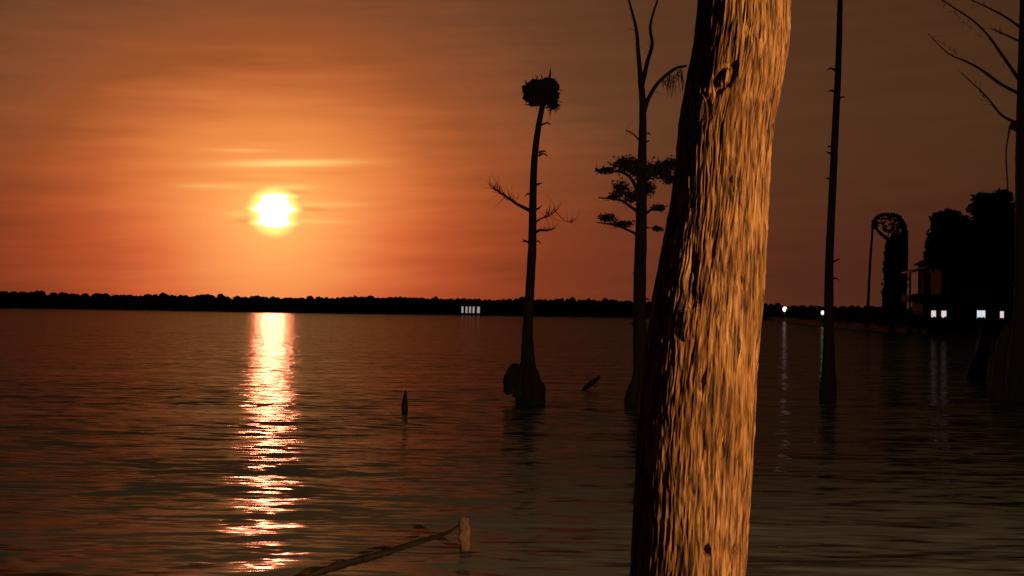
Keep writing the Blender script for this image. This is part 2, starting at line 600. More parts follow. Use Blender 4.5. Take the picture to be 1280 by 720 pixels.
def point():
    v, f = [], []
    xs = np.linspace(SH[0].x - 6, 150, 160) if SH[0].x < 150 else np.linspace(60, 150, 160)
    xs = np.sort(np.concatenate([np.linspace(p.x, q.x, 14, endpoint=False) for p, q in zip(SH[:-1], SH[1:])])) if all(a.x < b.x for a, b in zip(SH[:-1], SH[1:])) else None
    P = []
    for p, q in zip(SH[:-1], SH[1:]):
        for u in np.linspace(0, 1, 12, endpoint=False):
            P.append((p.x + (q.x - p.x) * u, p.y + (q.y - p.y) * u))
    # backs run away from the viewer along each ray so the strip never folds
    for i, (x, y) in enumerate(P):
        d = Vector((x, y)).normalized()
        j = 0.8 * math.sin(i * 0.9) + 0.5 * math.sin(i * 2.3)
        for dd, z in ((j - 1.5, -0.4), (j, 0.3), (j + 3, 0.9), (j + 14, 1.2), (j + 60, 1.4)):
            v.append((x + d.x * dd, y + d.y * dd, z))
    n = 5
    for i in range(len(P) - 1):
        for j in range(n - 1):
            f.append((i * n + j, i * n + j + 1, (i + 1) * n + j + 1, (i + 1) * n + j))
    o = link('wooded_point_land', v, f, M['land'])
    o['kind'] = 'structure'
    mb = MB()
    r = np.random.default_rng(9)
    for k in range(430):
        u = r.random() * (len(P) - 1) if k < 300 else len(P) * r.uniform(.42, .99)  # last batch: front row added to block the house windows' reflections in the lake
        x, y = P[int(u)]
        d = Vector((x, y)).normalized()
        dd = r.uniform(3.5, 22) if k < 300 else r.uniform(1.5, 5)
        R_ = math.hypot(x, y) + dd
        top = 2.5 + (9.0 if x / y < 0.36 else -3.2) / F * R_ * r.uniform(0.55, 1.06)
        w = r.uniform(0.8, 1.8)
        hh = (top - 0.9) / 2
        mb.add(*cloud((x + d.x * dd, y + d.y * dd, 0.9 + hh), (w, w, hh), 90, 0.33, seed=1000 + k, hollow=0.2))
    o = mb.build('bank_shrubs', M['leaf'], smooth=False)
    o['kind'] = 'stuff'
    o['label'] = 'dark low shrubs along the bank of the wooded point'
    o['category'] = 'shrubs'


point()

HY = 158.0   # distance of the house front


def house():
    c = at(1222, 400, HY)
    t = thing('lakeside_house', (c.x, HY, 0.9), 'dark two storey lakeside house with lit lower windows beneath tree crowns', 'house')
    x0, x1 = at(1176, 395, HY).x, at(1292, 395, HY).x
    ez = at(1200, 329, HY).z
    w = MB().add(*box(x0, x1, HY, HY + 9, 0.6, ez)).build('wall', M['siding'], t, False)
    rz = at(1220, 300, HY).z
    MB().add([(x0 - .7, HY - .7, ez + .003), (x1 + .7, HY - .7, ez + .003), (x1 + .7, HY + 9.7, ez + .003), (x0 - .7, HY + 9.7, ez + .003), (x0 + 4, HY + 4.5, rz), (x1 - 4, HY + 4.5, rz)],
             [(0, 1, 5, 4), (1, 2, 5), (2, 3, 4, 5), (3, 0, 4), (3, 2, 1, 0)]).build('roof', M['roofing'], t, False)
    MB().add(*box(x0 - .7, x1 + .7, HY - .84, HY - .703, ez - .10, ez + .08)).build('gutter', M['trim'], t, False)
    for k in range(16):
        z = 1.0 + k * 0.52
        if z + 0.3 < ez:
            MB().add(*box(x0 + .01, x1 - .01, HY - 0.035, HY - 0.003, z, z + 0.5)).build('siding_board', M['siding'], w, False)
    for px, wd, hg, m in ((1179.5, .34, .58, 'glass_rose'), (1226, .58, .62, 'glass_lit'), (1252, .26, .50, 'glass_rose'), (1279, .42, .62, 'glass_lit')):
        q = at(px, 393.5, HY)
        fr = MB().add(*box(q.x - wd - .1, q.x + wd + .1, HY - .09, HY - .037, q.z - hg - .1, q.z + hg + .1)).build('window', M['trim'], t, False)
        for s in ((-1, 1) if wd > .5 else (0,)):
            a, b = (q.x - wd, q.x + wd) if s == 0 else ((q.x - wd, q.x - .03) if s < 0 else (q.x + .03, q.x + wd))
            MB().add(*box(a, b, HY - .12, HY - .093, q.z - hg, q.z + hg)).build('pane', M[m], fr, False)
    for px in (1196, 1218, 1244, 1268):
        q = at(px, 352, HY)
        fr = MB().add(*box(q.x - .5, q.x + .5, HY - .09, HY - .037, q.z - .8, q.z + .8)).build('window', M['roofing'], t, False)
        MB().add(*box(q.x - .42, q.x + .42, HY - .12, HY - .093, q.z - .72, q.z + .72)).build('pane', M['metal'], fr, False)
    # side porch, open underneath
    p0, p1 = at(1136, 340, HY + 2), at(1175, 331, HY + 2)
    v = []
    for y in (HY + 0.5, HY + 5):
        v += [(p0.x, y, p0.z - .12), (p1.x, y, p1.z - .12), (p1.x, y, p1.z + .12), (p0.x, y, p0.z + .12)]
    po = MB().add(v, [(0, 1, 2, 3), (7, 6, 5, 4), (0, 4, 5, 1), (1, 5, 6, 2), (2, 6, 7, 3), (3, 7, 4, 0)]).build('porch_roof', M['trim'], t, False)
    dk = at(1150, 369, HY + 2).z
    for px, w_ in ((1138, .10), (1159, .55)):
        q = at(px, 350, HY + 1).x
        MB().add(*box(q - w_, q + w_, HY + 1, HY + 1.3, 0.6, p0.z - .05)).build('post', M['siding'], t, False)
    MB().add(*box(p0.x, p1.x, HY + .5, HY + 5, dk - 1.0, dk)).build('porch_deck', M['siding'], t, False)
    MB().add(*box(p0.x, p1.x, HY + .45, HY + .497, dk, dk + .16)).build('porch_rail', M['siding'], t, False)
    # ground floor below the porch, with one lit window
    MB().add(*box(p0.x + 1.6, p1.x + .02, HY + .7, HY + 5, 0.6, dk - 1.003)).build('lower_wall', M['siding'], t, False)
    q = at(1167, 393.5, HY + .6)
    fr = MB().add(*box(q.x - .42, q.x + .42, HY + .62, HY + .697, q.z - .7, q.z + .7)).build('window', M['trim'], t, False)
    MB().add(*box(q.x - .32, q.x + .32, HY + .58, HY + .617, q.z - .6, q.z + .6)).build('pane', M['glass_rose'], fr, False)


house()


def shore_tree(name, base_px, Y, top_py, blobs, label, cat='tree', group=None, seed=0, leaf='leaf', size=0.42, trunk_r=0.45):
    b = at(base_px, 395, Y)
    t = thing(name, (b.x, Y, 0.9), label, cat, group)
    top = at(base_px, top_py, Y)
    MB().add(*tube([(b.x, Y, 0.6), (b.x + .2, Y + .1, 0.6 + (top.z - .6) * .4), (top.x + .1, Y, top.z)], [trunk_r, trunk_r * .7, trunk_r * .2], 16, 9, .12, .3, seed)).build('trunk', M['dead_bark'], t)
    cr = MB()
    for i, (px, py, rx, ry, n) in enumerate(blobs):
        c = at(px, py, Y + RNG.uniform(-1, 1))
        ax, az_ = rx * Y / F, ry * Y / F
        MB_l = tube([(b.x, Y, 0.6 + (top.z - .6) * .45), ((b.x + c.x) / 2, (Y + c.y) / 2, max(1.6, (c.z + 0.6 + (top.z - .6) * .45) / 2)), (c.x, c.y, c.z)], [trunk_r * .35, trunk_r * .2, .05], 7, 5, .1, 0, seed + i)
        if c.z > 3:
            MB().add(*MB_l).build('limb', M['dead_bark'], t)
        cr.add(*cloud(c, (ax, ax * .9, az_), n, size, seed * 50 + i, 0.1))
    cr.build('crown', M[leaf], t, False)
    return t


shore_tree('shade_tree', 1187, 155, 268, [
    (1190, 283, 26, 20, 900), (1176, 302, 19, 26, 900), (1205, 300, 26, 26, 1000), (1170, 322, 14, 17, 500), (1196, 320, 26, 16, 700),
    (1186, 270, 12, 9, 250), (1172, 274, 9, 8, 120), (1163, 316, 8, 18, 400), (1205, 318, 30, 15, 900), (1178, 296, 16, 24, 700)],
    'broad dark tree rising over the porch end of the house', seed=3)
shore_tree('shade_tree', 1240, 155.5, 250, [
    (1240, 258, 24, 17, 800), (1228, 249, 13, 9, 300), (1252, 246, 14, 9, 350), (1238, 282, 34, 20, 1100), (1262, 272, 22, 26, 800),
    (1236, 308, 40, 18, 1500), (1280, 300, 22, 30, 800), (1218, 262, 9, 8, 140), (1240, 292, 40, 22, 1500), (1266, 318, 24, 20, 900), (1228, 326, 18, 14, 500)],
    'taller dark tree spreading over the ridge of the house', seed=4)

def moss_snag():
    """old trunk on the point, thick with hanging moss, its head bent over to one side"""
    Y = 175.0
    s = Y / F
    b = at(1119, 395, Y)
    t = thing('leaning_cypress', (b.x, Y, 0.9), 'thick moss covered dead trunk with an arched drooping top on the point', 'tree')
    P = [(1118, 402), (1118, 370), (1118, 340), (1118, 318), (1119, 304), (1121, 292)]
    pts = [at(x, y, Y) for x, y in P]
    MB().add(*tube(pts, [16 * s, 13.5 * s, 12.5 * s, 11.5 * s, 10 * s, 6 * s], 30, 14, .16, .1, 61)).build('trunk', M['dead_bark'], t)
    arch = [at(x, y, Y - .5) for x, y in [(1129, 392), (1130, 350), (1131, 310), (1130, 284), (1121, 270), (1106, 268), (1095, 273), (1092, 286)]]
    MB().add(*tube(arch, [4.5 * s, 4.2 * s, 3.8 * s, 3.4 * s, 2.2 * s, 2 * s, 2.6 * s, 2.6 * s], 40, 8, .2, 0, 62)).build('limb', M['dead_bark'], t)
    arch2 = [at(x, y, Y + .3) for x, y in [(1118, 304), (1109, 298), (1101, 292), (1093, 284)]]
    MB().add(*tube(arch2, [3.5 * s, 2.6 * s, 2 * s, 1 * s], 14, 8, .15, 0, 63)).build('limb', M['dead_bark'], t)
    mb = MB()
    for k, (px, py, rx, ry, n) in enumerate([(1094, 281, 5, 7, 90), (1104, 272, 9, 4, 45), (1118, 272, 10, 4, 45), (1113, 283, 13, 11, 150), (1124, 286, 8, 14, 130), (1131, 300, 4, 24, 110), (1108, 330, 5, 26, 110), (1131, 345, 4, 34, 120), (1107, 365, 6, 20, 120), (1121, 330, 10, 30, 160)]):
        c = at(px, py, Y)
        mb.add(*cloud(c, (rx * s, rx * s, ry * s), n, .34, 700 + k, .3))
    mb.build('hanging_moss', M['moss'], t, False)
    bp = at(1084, 396, 170.0)
    tp = at(1091, 282, 170.0)
    MB_ = MB().add(*tube([(bp.x, 170.0, .5), ((bp.x + tp.x) / 2 - .05, 170.0, (bp.z + tp.z) / 2), (tp.x, 170.0, tp.z)], [.26, .2, .16], 14, 8, .1, 0, 64))
    o = MB_.build('bare_pole', M['dead_bark'])
    tag(o, 'thin bare pole standing just beside the arched moss covered trunk', 'pole')


moss_snag()


def shore_lamp(px, py, Y, r, m, label, watts, col):
    c = at(px, py, Y)
    t = thing('shore_lamp', (c.x, Y, 0.6), label, 'lamp', 'lamps along the wooded point')
    MB().add(*tube([(c.x, Y, 0.3), (c.x, Y, c.z - r)], [.08, .06], 5, 8, 0.0)).build('post', M['metal'], t)
    MB().add(*tube([(c.x, Y, c.z - r - .06), (c.x, Y, c.z - r * .7)], [.16, r * .75], 3, 10, 0.0)).build('collar', M['metal'], t)
    v, f = tube([(c.x, Y, c.z + r * 1.25 * math.sin(a)) for a in np.linspace(-1.45, 1.45, 11)], [r * math.cos(a) for a in np.linspace(-1.45, 1.45, 11)], 21, 14, 0.0)
    MB().add(v, f).build('globe', m, t)
    MB().add(*tube([(c.x, Y, c.z + r * 1.2), (c.x, Y, c.z + r * 1.5)], [r * .5, .05], 3, 10, 0.0)).build('cap', M['metal'], t)
    ld = bpy.data.lights.new('lamp_light', 'POINT')
    ld.energy = watts
    ld.color = col
    ld.shadow_soft_size = r
    lo = bpy.data.objects.new('lamp_light', ld)
    COL.objects.link(lo)
    lo.parent = t
    lo.location = (0, -1.3 * r - .3, c.z - 0.6)


_d, _e = wat(981, 402), wat(1028.5, 408)
shore_lamp(981, 386.5, _d.y + 2.0, 0.62, M['bulb_pink'], 'brightest pinkish white globe lamp on the tip of the wooded point', 8, (1, .35, .3))
shore_lamp(1028.5, 391, _e.y + 2.0, 0.36, M['bulb_green'], 'dimmer pale green globe lamp beside the slender bare trunk', 3, (.8, 1, .6))

# ------------------------------------------------------------------ dead tree carrying the nest
B = wat(662, 501)
NY = B.y
NS = NY / F
nt = thing('dead_cypress', (B.x, B.y, 0), 'slim dead trunk rising from the lake with a big stick nest on top', 'tree')
pp = lambda x, y, dy=0.0: at(x, y, NY + dy)
trunk_px = [(663, 512), (662, 485), (660, 455), (659, 420), (662, 370), (665, 310), (666, 260), (668, 205), (672, 165), (678, 132)]
MB().add(*tube([pp(*p) for p in trunk_px], [16 * NS, 13 * NS, 9 * NS, 7 * NS, 6 * NS, 5.6 * NS, 5 * NS, 4.4 * NS, 3.8 * NS, 3.2 * NS], 70, 14, .12, .25, 21)).build('trunk', M['dead_bark'], nt)
for k, (pts, rad) in enumerate([
        ([(672, 516), (671, 492), (668, 474), (664, 455)], [11, 11, 8, 3]),
        ([(641, 492), (639, 478), (643, 463), (649, 457)], [9, 11, 9, 4]),
        ([(650, 496), (650, 480), (654, 462), (658, 446)], [10, 9, 7, 3])]):
    MB().add(*tube([pp(x, y, -.15 + .1 * k) for x, y in pts], [q * NS for q in rad], 16, 10, .2, .15, 30 + k)).build('buttress_root', M['dead_bark'], nt)
for k, (pts, r0) in enumerate([
        ([(664, 264), (648, 256), (632, 245), (615, 235)], 2.4),
        ([(667, 292), (674, 288), (684, 288), (693, 286)], 2.0),
        ([(667, 280), (675, 274), (686, 270), (694, 264)], 1.4)]):
    P = [pp(x, y, (.3 if k != 1 else -.4) * i) for i, (x, y) in enumerate(pts)]
    br = MB().add(*tube(P, [r0 * NS, r0 * .8 * NS, r0 * .55 * NS, r0 * .25 * NS], 14, 7, .15, 0, 40 + k)).build('limb', M['twig'], nt)
    twigs(P[1], P[3], (70, 12, 26)[k], (.40, .25, .5)[k], .007, 50 + k, .55).build('twig_spray', M['twig'], br)['kind'] = 'stuff'
P = [pp(694, 264), pp(706, 276, .2), pp(716, 278, .3)]
br = MB().add(*tube(P, [.012, .01, .005], 8, 5, .1, 0, 45)).build('limb', M['twig'], nt)
twigs(P[1], P[2], 9, .35, .006, 57, .8).build('twig_spray', M['twig'], br)['kind'] = 'stuff'

# nest: a lump of sticks with loose ends
nc = pp(677, 114)
ne = thing('stick_nest', (nc.x, nc.y, nc.z - .45), 'bulky ragged nest of sticks perched on the slim dead trunk', 'nest')
r = np.random.default_rng(77)
mb = MB()
# packed heart of the nest: several ragged lumps
LUMPS = [(669, 111, 12, 12), (684, 112, 13, 15), (691, 124, 6, 13), (662, 119, 7, 9), (677, 122, 13, 10)]
for k, (px, py, rx, ry) in enumerate(LUMPS):
    c = pp(px, py, r.uniform(-.1, .1))
    zz = np.sin(np.linspace(-1.45, 1.45, 9))
    MB().add(*tube([(c.x + .02 * math.sin(5 * q), c.y, c.z + q * ry * NS) for q in zz], [rx * NS * math.sqrt(max(.03, 1 - q * q)) for q in zz], 14, 16, .45, 0, 710 + k)).build('stick_lump', M['nest'], ne, False)
for k in range(420):
    px, py, rx, ry = LUMPS[k % 5]
    d = r.normal(size=3)
    d /= np.linalg.norm(d)
    c = np.array(pp(px, py)) + d * np.array([rx, max(rx, 10), ry]) * NS * r.uniform(.75, 1.02)
    e = np.cross(d, [0, 0, 1.0]) + r.normal(size=3) * .45
    e /= np.linalg.norm(e)
    L = r.uniform(.06, .24)
    mb.add(*tube([c - e * L, c + r.normal(size=3) * .015, c + e * L], [.011, .011, .005], 4, 4, .1, 0, k))
o = mb.build('stick_layer', M['nest'], ne)
o['kind'] = 'stuff'
for k, (a, b, rr) in enumerate([((685, 102), (688, 86), .035), ((664, 132), (655, 131), .02), ((690, 126), (686, 152), .014), ((694, 118), (696, 140), .03), ((662, 108), (656, 104), .02), ((672, 98), (668, 93), .014)]):
    p, q = pp(*a), pp(*b)
    MB().add(*tube([p, (p + q) / 2 + Vector((.02, 0, .01)), q], [rr, rr * .9, rr * .3], 7, 6, .15, 0, 90 + k)).build('loose_stick', M['nest'], ne)

# ------------------------------------------------------------------ forked cypress half hidden by the near trunk
B = wat(800, 504)
CY = B.y
CS = CY / F
ct = thing('forked_cypress', (B.x, B.y, 0), 'dark forked cypress with clumps of needles standing behind the big trunk', 'tree')
cp = lambda x, y, dy=0.0: at(x, y, CY + dy)
MB().add(*tube([cp(*p) for p in [(802, 516), (802, 492), (801, 460), (800, 420), (800, 370), (801, 300), (802, 240), (803, 180), (803, 130), (801, 100)]],
               [q * CS for q in (20, 16, 10, 8.5, 7.8, 7.5, 6.8, 5.5, 4.5, 4)], 70, 14, .12, .25, 121)).build('trunk', M['dead_bark'], ct)
for k, pts in enumerate([[(793, 518), (790, 498), (793, 480), (797, 458)], [(813, 520), (813, 500), (809, 480), (805, 455)]]):
    MB().add(*tube([cp(x, y, -.2) for x, y in pts], [q * CS for q in (8, 9, 6, 3)], 14, 9, .2, .1, 130 + k)).build('buttress_root', M['dead_bark'], ct)
limbs = [
    ([(802, 112), (798, 70), (795, 35), (785, -4)], (3.2, 2.6, 2.2, 1.2), 6),
    ([(802, 108), (808, 82), (815, 56), (813, 30), (824, -6)], (3.2, 2.8, 2.4, 2, 1.0), 6),
    ([(804, 142), (811, 122), (824, 102), (842, 87), (858, 82)], (3.2, 2.9, 2.5, 2.1, 1.4), 4),
    ([(801, 250), (790, 225), (776, 215), (744, 212)], (2.6, 2.2, 1.8, 1), 10),
    ([(802, 232), (818, 214), (832, 208), (846, 205)], (2.6, 2.2, 1.8, 1), 8),
    ([(801, 268), (788, 258), (774, 250), (748, 247)], (2.2, 1.8, 1.5, .8), 8),
    ([(802, 296), (786, 288), (768, 281), (746, 278)], (2, 1.6, 1.2, .7), 10),
    ([(802, 272), (814, 262), (824, 260), (834, 258)], (2, 1.6, 1.2, .7), 6),
    ([(803, 180), (796, 172), (790, 166), (782, 163)], (1.2, 1, .8, .5), 4),
]
for k, (pts, rad, nt_) in enumerate(limbs):
    P = [cp(x, y, (.22 if k % 2 else -.18) * i) for i, (x, y) in enumerate(pts)]
    br = MB().add(*tube(P, [q * CS for q in rad], 18, 7, .14, 0, 140 + k)).build('limb', M['dead_bark'], ct)
    twigs(P[1], P[-1], nt_, .3, .007, 160 + k * 7, .2).build('twig_spray', M['twig'], br)['kind'] = 'stuff'
for k, (px, py, rx, ry, n, dy) in enumerate([
        (783, 206, 17, 10, 420, -.2), (757, 213, 12, 3.5, 130, -.5), (803, 214, 16, 10, 420, 0), (826, 212, 17, 12, 420, .3), (840, 205, 10, 8, 200, .4),
        (776, 236, 10, 10, 200, -.3), (790, 246, 10, 8, 180, -.2), (768, 246, 8, 4, 80, -.3),
        (760, 272, 11, 5, 130, -.3), (780, 280, 13, 4, 110, -.2), (823, 260, 9, 4, 120, .2), (822, 286, 7, 3, 70, .2), (812, 236, 8, 10, 120, .2), (836, 224, 8, 6, 120, .4)]):
    c = cp(px, py, dy)
    MB().add(*cloud(c, (rx * CS, rx * CS * .8, ry * CS), int(n * 1.3), .06, 300 + k, .05, .5)).add(*cloud(c, (rx * CS * 1.35, rx * CS, ry * CS * 1.5), int(n * .55), .05, 330 + k, .3, .6)).build('needle_clump', M['needles'], ct, False)['kind'] = 'stuff'
for k, (px, y0, y1) in enumerate([(840, 90, 126), (849, 85, 118), (832, 97, 112)]):
    mb = MB()
    r = np.random.default_rng(400 + k)
    for j in range(13):
        p = cp(px + r.uniform(-4, 4), y0 + r.uniform(-2, 6), .3 + r.uniform(-.15, .15))
        q = cp(px + r.uniform(-6, 6), y0 + (y1 - y0) * r.uniform(.4, 1), .3 + r.uniform(-.15, .15))
        mb.add(*tube([p, (p + q) / 2 + Vector((r.uniform(-.05, .05), 0, 0)), q], [.006, .009, .003], 5, 4, .1, 0, j))
    mb.build('hanging_moss', M['moss'], ct)

# ------------------------------------------------------------------ slender bare trunk
B = wat(1035, 492)
SY = B.y
SS = SY / F
sp_ = lambda x, y, dy=0.0: at(x, y, SY + dy)
st_ = thing('slender_snag', (B.x, B.y, 0), 'tall slender bare trunk with no branches standing alone in the water', 'tree')
MB().add(*tube([sp_(*p) for p in [(1035, 503), (1035, 480), (1035, 455), (1036, 400), (1037, 330), (1040, 250), (1044, 160), (1048, 80), (1050, 0), (1051, -70), (1052, -120)]],
               [q * SS for q in (11, 9.5, 7.5, 6, 5, 4.5, 4.2, 3.8, 3.3, 2.4, 1)], 80, 12, .12, .2, 221)).build('trunk', M['dead_bark'], st_)
for k, pts in enumerate([[(1027, 502), (1028, 485), (1030, 465)], [(1042, 504), (1041, 488), (1039, 470)]]):
    MB().add(*tube([sp_(x, y, -.1) for x, y in pts], [q * SS for q in (5, 4.5, 2)], 10, 8, .2, .1, 230 + k)).build('buttress_root', M['dead_bark'], st_)

# ------------------------------------------------------------------ cypress at the right with drooping bare branches
B = wat(1262, 500)
EY = B.y
ES = EY / F
ep = lambda x, y, dy=0.0: at(x, y, EY + dy)
et = thing('bare_cypress', (B.x, B.y, 0), 'bare cypress with long downswept branches and thick buttressed foot in the water', 'tree')
MB().add(*tube([ep(*p) for p in [(1274, 514), (1274, 480), (1275, 430), (1277, 380), (1278, 300), (1278, 200), (1279, 100), (1281, 0), (1282, -80), (1284, -160)]],
               [q * ES for q in (18, 15, 11, 9, 8.5, 8, 7.2, 6, 4, 1.5)], 80, 16, .12, .2, 321)).build('trunk', M['dead_bark'], et)
for k, (pts, rad) in enumerate([
        ([(1247, 514), (1247, 492), (1249, 460), (1253, 430), (1260, 405)], (10, 9.5, 8, 6.5, 3.5)),
        ([(1265, 512), (1266, 490), (1266, 465), (1268, 450)], (8, 8, 7, 4)),
        ([(1288, 514), (1286, 490), (1283, 465), (1279, 440)], (10, 9, 7, 4))]):
    MB().add(*tube([ep(x, y, -.25 + .1 * k) for x, y in pts], [q * ES for q in rad], 20, 10, .18, .1, 330 + k)).build('buttress_root', M['dead_bark'], et)
knob = MB().add(*tube([ep(1262, 158, -.1), ep(1268, 157), ep(1276, 158)], [.03, .16, .1], 12, 10, .2, 0, 340)).build('knot', M['dead_bark'], et)
for k, (pts, r0, nn) in enumerate([
        ([(1274, 100), (1252, 68), (1226, 34), (1190, 8), (1165, -8)], 2.3, 22),
        ([(1272, 116), (1252, 106), (1228, 88), (1206, 76), (1184, 66), (1160, 42)], 2.3, 24),
        ([(1268, 153), (1250, 142), (1236, 124), (1218, 106), (1202, 92)], 1.9, 16),
        ([(1276, 52), (1258, 44), (1244, 38), (1238, 36)], 1.5, 10),
        ([(1278, 36), (1258, 22), (1236, 10), (1206, -4)], 2.0, 16)]):
    P = [ep(x, y, (.25 if k % 2 else -.3) * i) for i, (x, y) in enumerate(pts)]
    br = MB().add(*tube(P, list(np.linspace(r0, .5, len(P)) * ES), 20, 6, .18, 0, 350 + k)).build('limb', M['twig'], et)
    twigs(P[1], P[-1], nn, .30, .007, 370 + k * 9, .1).build('twig_spray', M['twig'], br)['kind'] = 'stuff'
P = [ep(1262, 160), ep(1258, 185), ep(1258, 206), ep(1260, 240)]
br = MB().add(*tube(P, [.03, .022, .02, .015], 12, 6, .2, 0, 360)).build('limb', M['twig'], et)
twigs(P[1], P[3], 5, .18, .007, 361, -.2).build('twig_spray', M['twig'], br)['kind'] = 'stuff'

# broken branch stubs that roughen the bare trunks
rs = np.random.default_rng(55)
for root, fn, S_, line, n_ in ((nt, pp, NS, [(661, 420), (666, 260), (677, 140)], 9), (ct, cp, CS, [(800, 420), (802, 240), (803, 130)], 10),
                               (st_, sp_, SS, [(1036, 420), (1040, 250), (1050, 0)], 9), (et, ep, ES, [(1274, 380), (1275, 200), (1279, 0)], 10)):
    ln = spline(line, 60)
    for k in range(n_):
        x, y = ln[rs.integers(2, 58)]
        sd = rs.choice((-1, 1))
        L = rs.uniform(3, 9)
        a, b, c = fn(x + sd * 2, y), fn(x + sd * (5 + L * .4), y - L * .3, rs.uniform(-.1, .1)), fn(x + sd * (5 + L), y - L * rs.uniform(-.3, .9), rs.uniform(-.2, .2))
        MB().add(*tube([a, b, c], [1.6 * S_, 1.1 * S_, .4 * S_], 7, 6, .25, 0, 1200 + k)).build('branch_stub', M['dead_bark'], root)

# lower dead stump beside it
B = wat(1223, 474)
s = B.y / F
o = MB().add(*tube([at(x, y, B.y) for x, y in [(1219, 484), (1221, 466), (1227, 440), (1231, 412), (1232, 398)]], [q * s for q in (13, 11, 8, 6, 3.5)], 26, 12, .2, .25, 381)).build('dead_stump', M['dead_bark'])
tag(o, 'leaning dark dead stump just behind the foot of the bare cypress', 'stump')

# ------------------------------------------------------------------ small things in the water
B = wat(506, 513)
s = B.y / F
o = MB().add(*tube([at(x, y, B.y) for x, y in [(506, 520), (505.6, 508), (506.4, 497), (507, 488)]], [q * s for q in (3.8, 4.1, 3.0, .7)], 18, 9, .2, .1, 401)).build('broken_stake', M['wet_wood'])
tag(o, 'short pointed dark stake standing alone in open water', 'stake')

B = wat(733, 488)
s = B.y / F
sg = thing('sunken_log', (B.x, B.y, 0), 'dark slanting log end with a stub poking from the water', 'log')
MB().add(*tube([at(x, y, B.y + d) for x, y, d in [(720, 496, -.3), (732, 485, 0), (742, 477, .2), (750, 470, .3)]], [q * s for q in (1.6, 2.6, 3.2, 1.4)], 16, 9, .25, 0, 411)).build('log', M['wet_wood'], sg)
MB().add(*tube([at(738, 480, B.y), at(745, 484, B.y - .2)], [q * s for q in (1.4, .6)], 6, 7, .2, 0, 412)).build('branch_stub', M['wet_wood'], sg)

B = wat(1135, 507)
dm = MB()
r = np.random.default_rng(420)
for k in range(12):
    c = np.array([B.x + r.uniform(-.55, .55), B.y + r.uniform(-.6, .6), .015])
    d = np.array([r.normal(), r.normal() * .8, r.normal() * .08])
    d /= np.linalg.norm(d)
    L = r.uniform(.12, .3)
    dm.add(*tube([c - d * L, c + np.array([0, 0, .02]), c + d * L], [.012, .02, .008], 6, 5, .2, 0, k))
o = dm.build('floating_brush', M['wet_wood'])
o['kind'] = 'stuff'
tag(o, 'tangle of thin twigs floating flat on the dark water', 'driftwood')

# pale post with a fallen limb leaning on it
B = wat(581, 690)
PY = B.y
s = PY / F
o = MB().add(*tube([at(x, y, PY) for x, y in [(583, 704), (582, 688), (581, 668), (580, 656), (582, 647)]], [q * s for q in (8, 7.6, 7.2, 6.4, 3.8)], 26, 14, .30, .1, 431)).build('mooring_post', M['wood'])
tag(o, 'short warm brown weathered post at the raised end of a sloping limb', 'post')
tip = wat(396, 716)
P = [at(573, 657, PY + .02), at(552, 668, PY - .2), at(510, 682, PY - .55), at(455, 698, PY - .95), at(405, 713, PY - 1.3), at(380, 722, PY - 1.45)]
o = MB().add(*tube(P, [.014, .022, .028, .030, .028, .016], 60, 9, .45, 0, 432)).build('fallen_limb', M['wet_wood'])
tag(o, 'thin dark curved limb leaning on the short post and sloping into the water', 'branch')

# ------------------------------------------------------------------ the big lamplit trunk close by
TY = 4.0
EDGE = [(-260, 896, 990), (-120, 884, 988), (0, 871, 986), (50, 866, 985), (100, 858, 978), (150, 850, 968), (200, 846, 963), (250, 841, 960), (300, 832, 957),
        (370, 819, 955), (420, 812, 950), (500, 801, 946), (560, 797, 940), (620, 794, 935), (720, 789, 930), (860, 776, 930), (1000, 755, 940), (1120, 720, 965)]


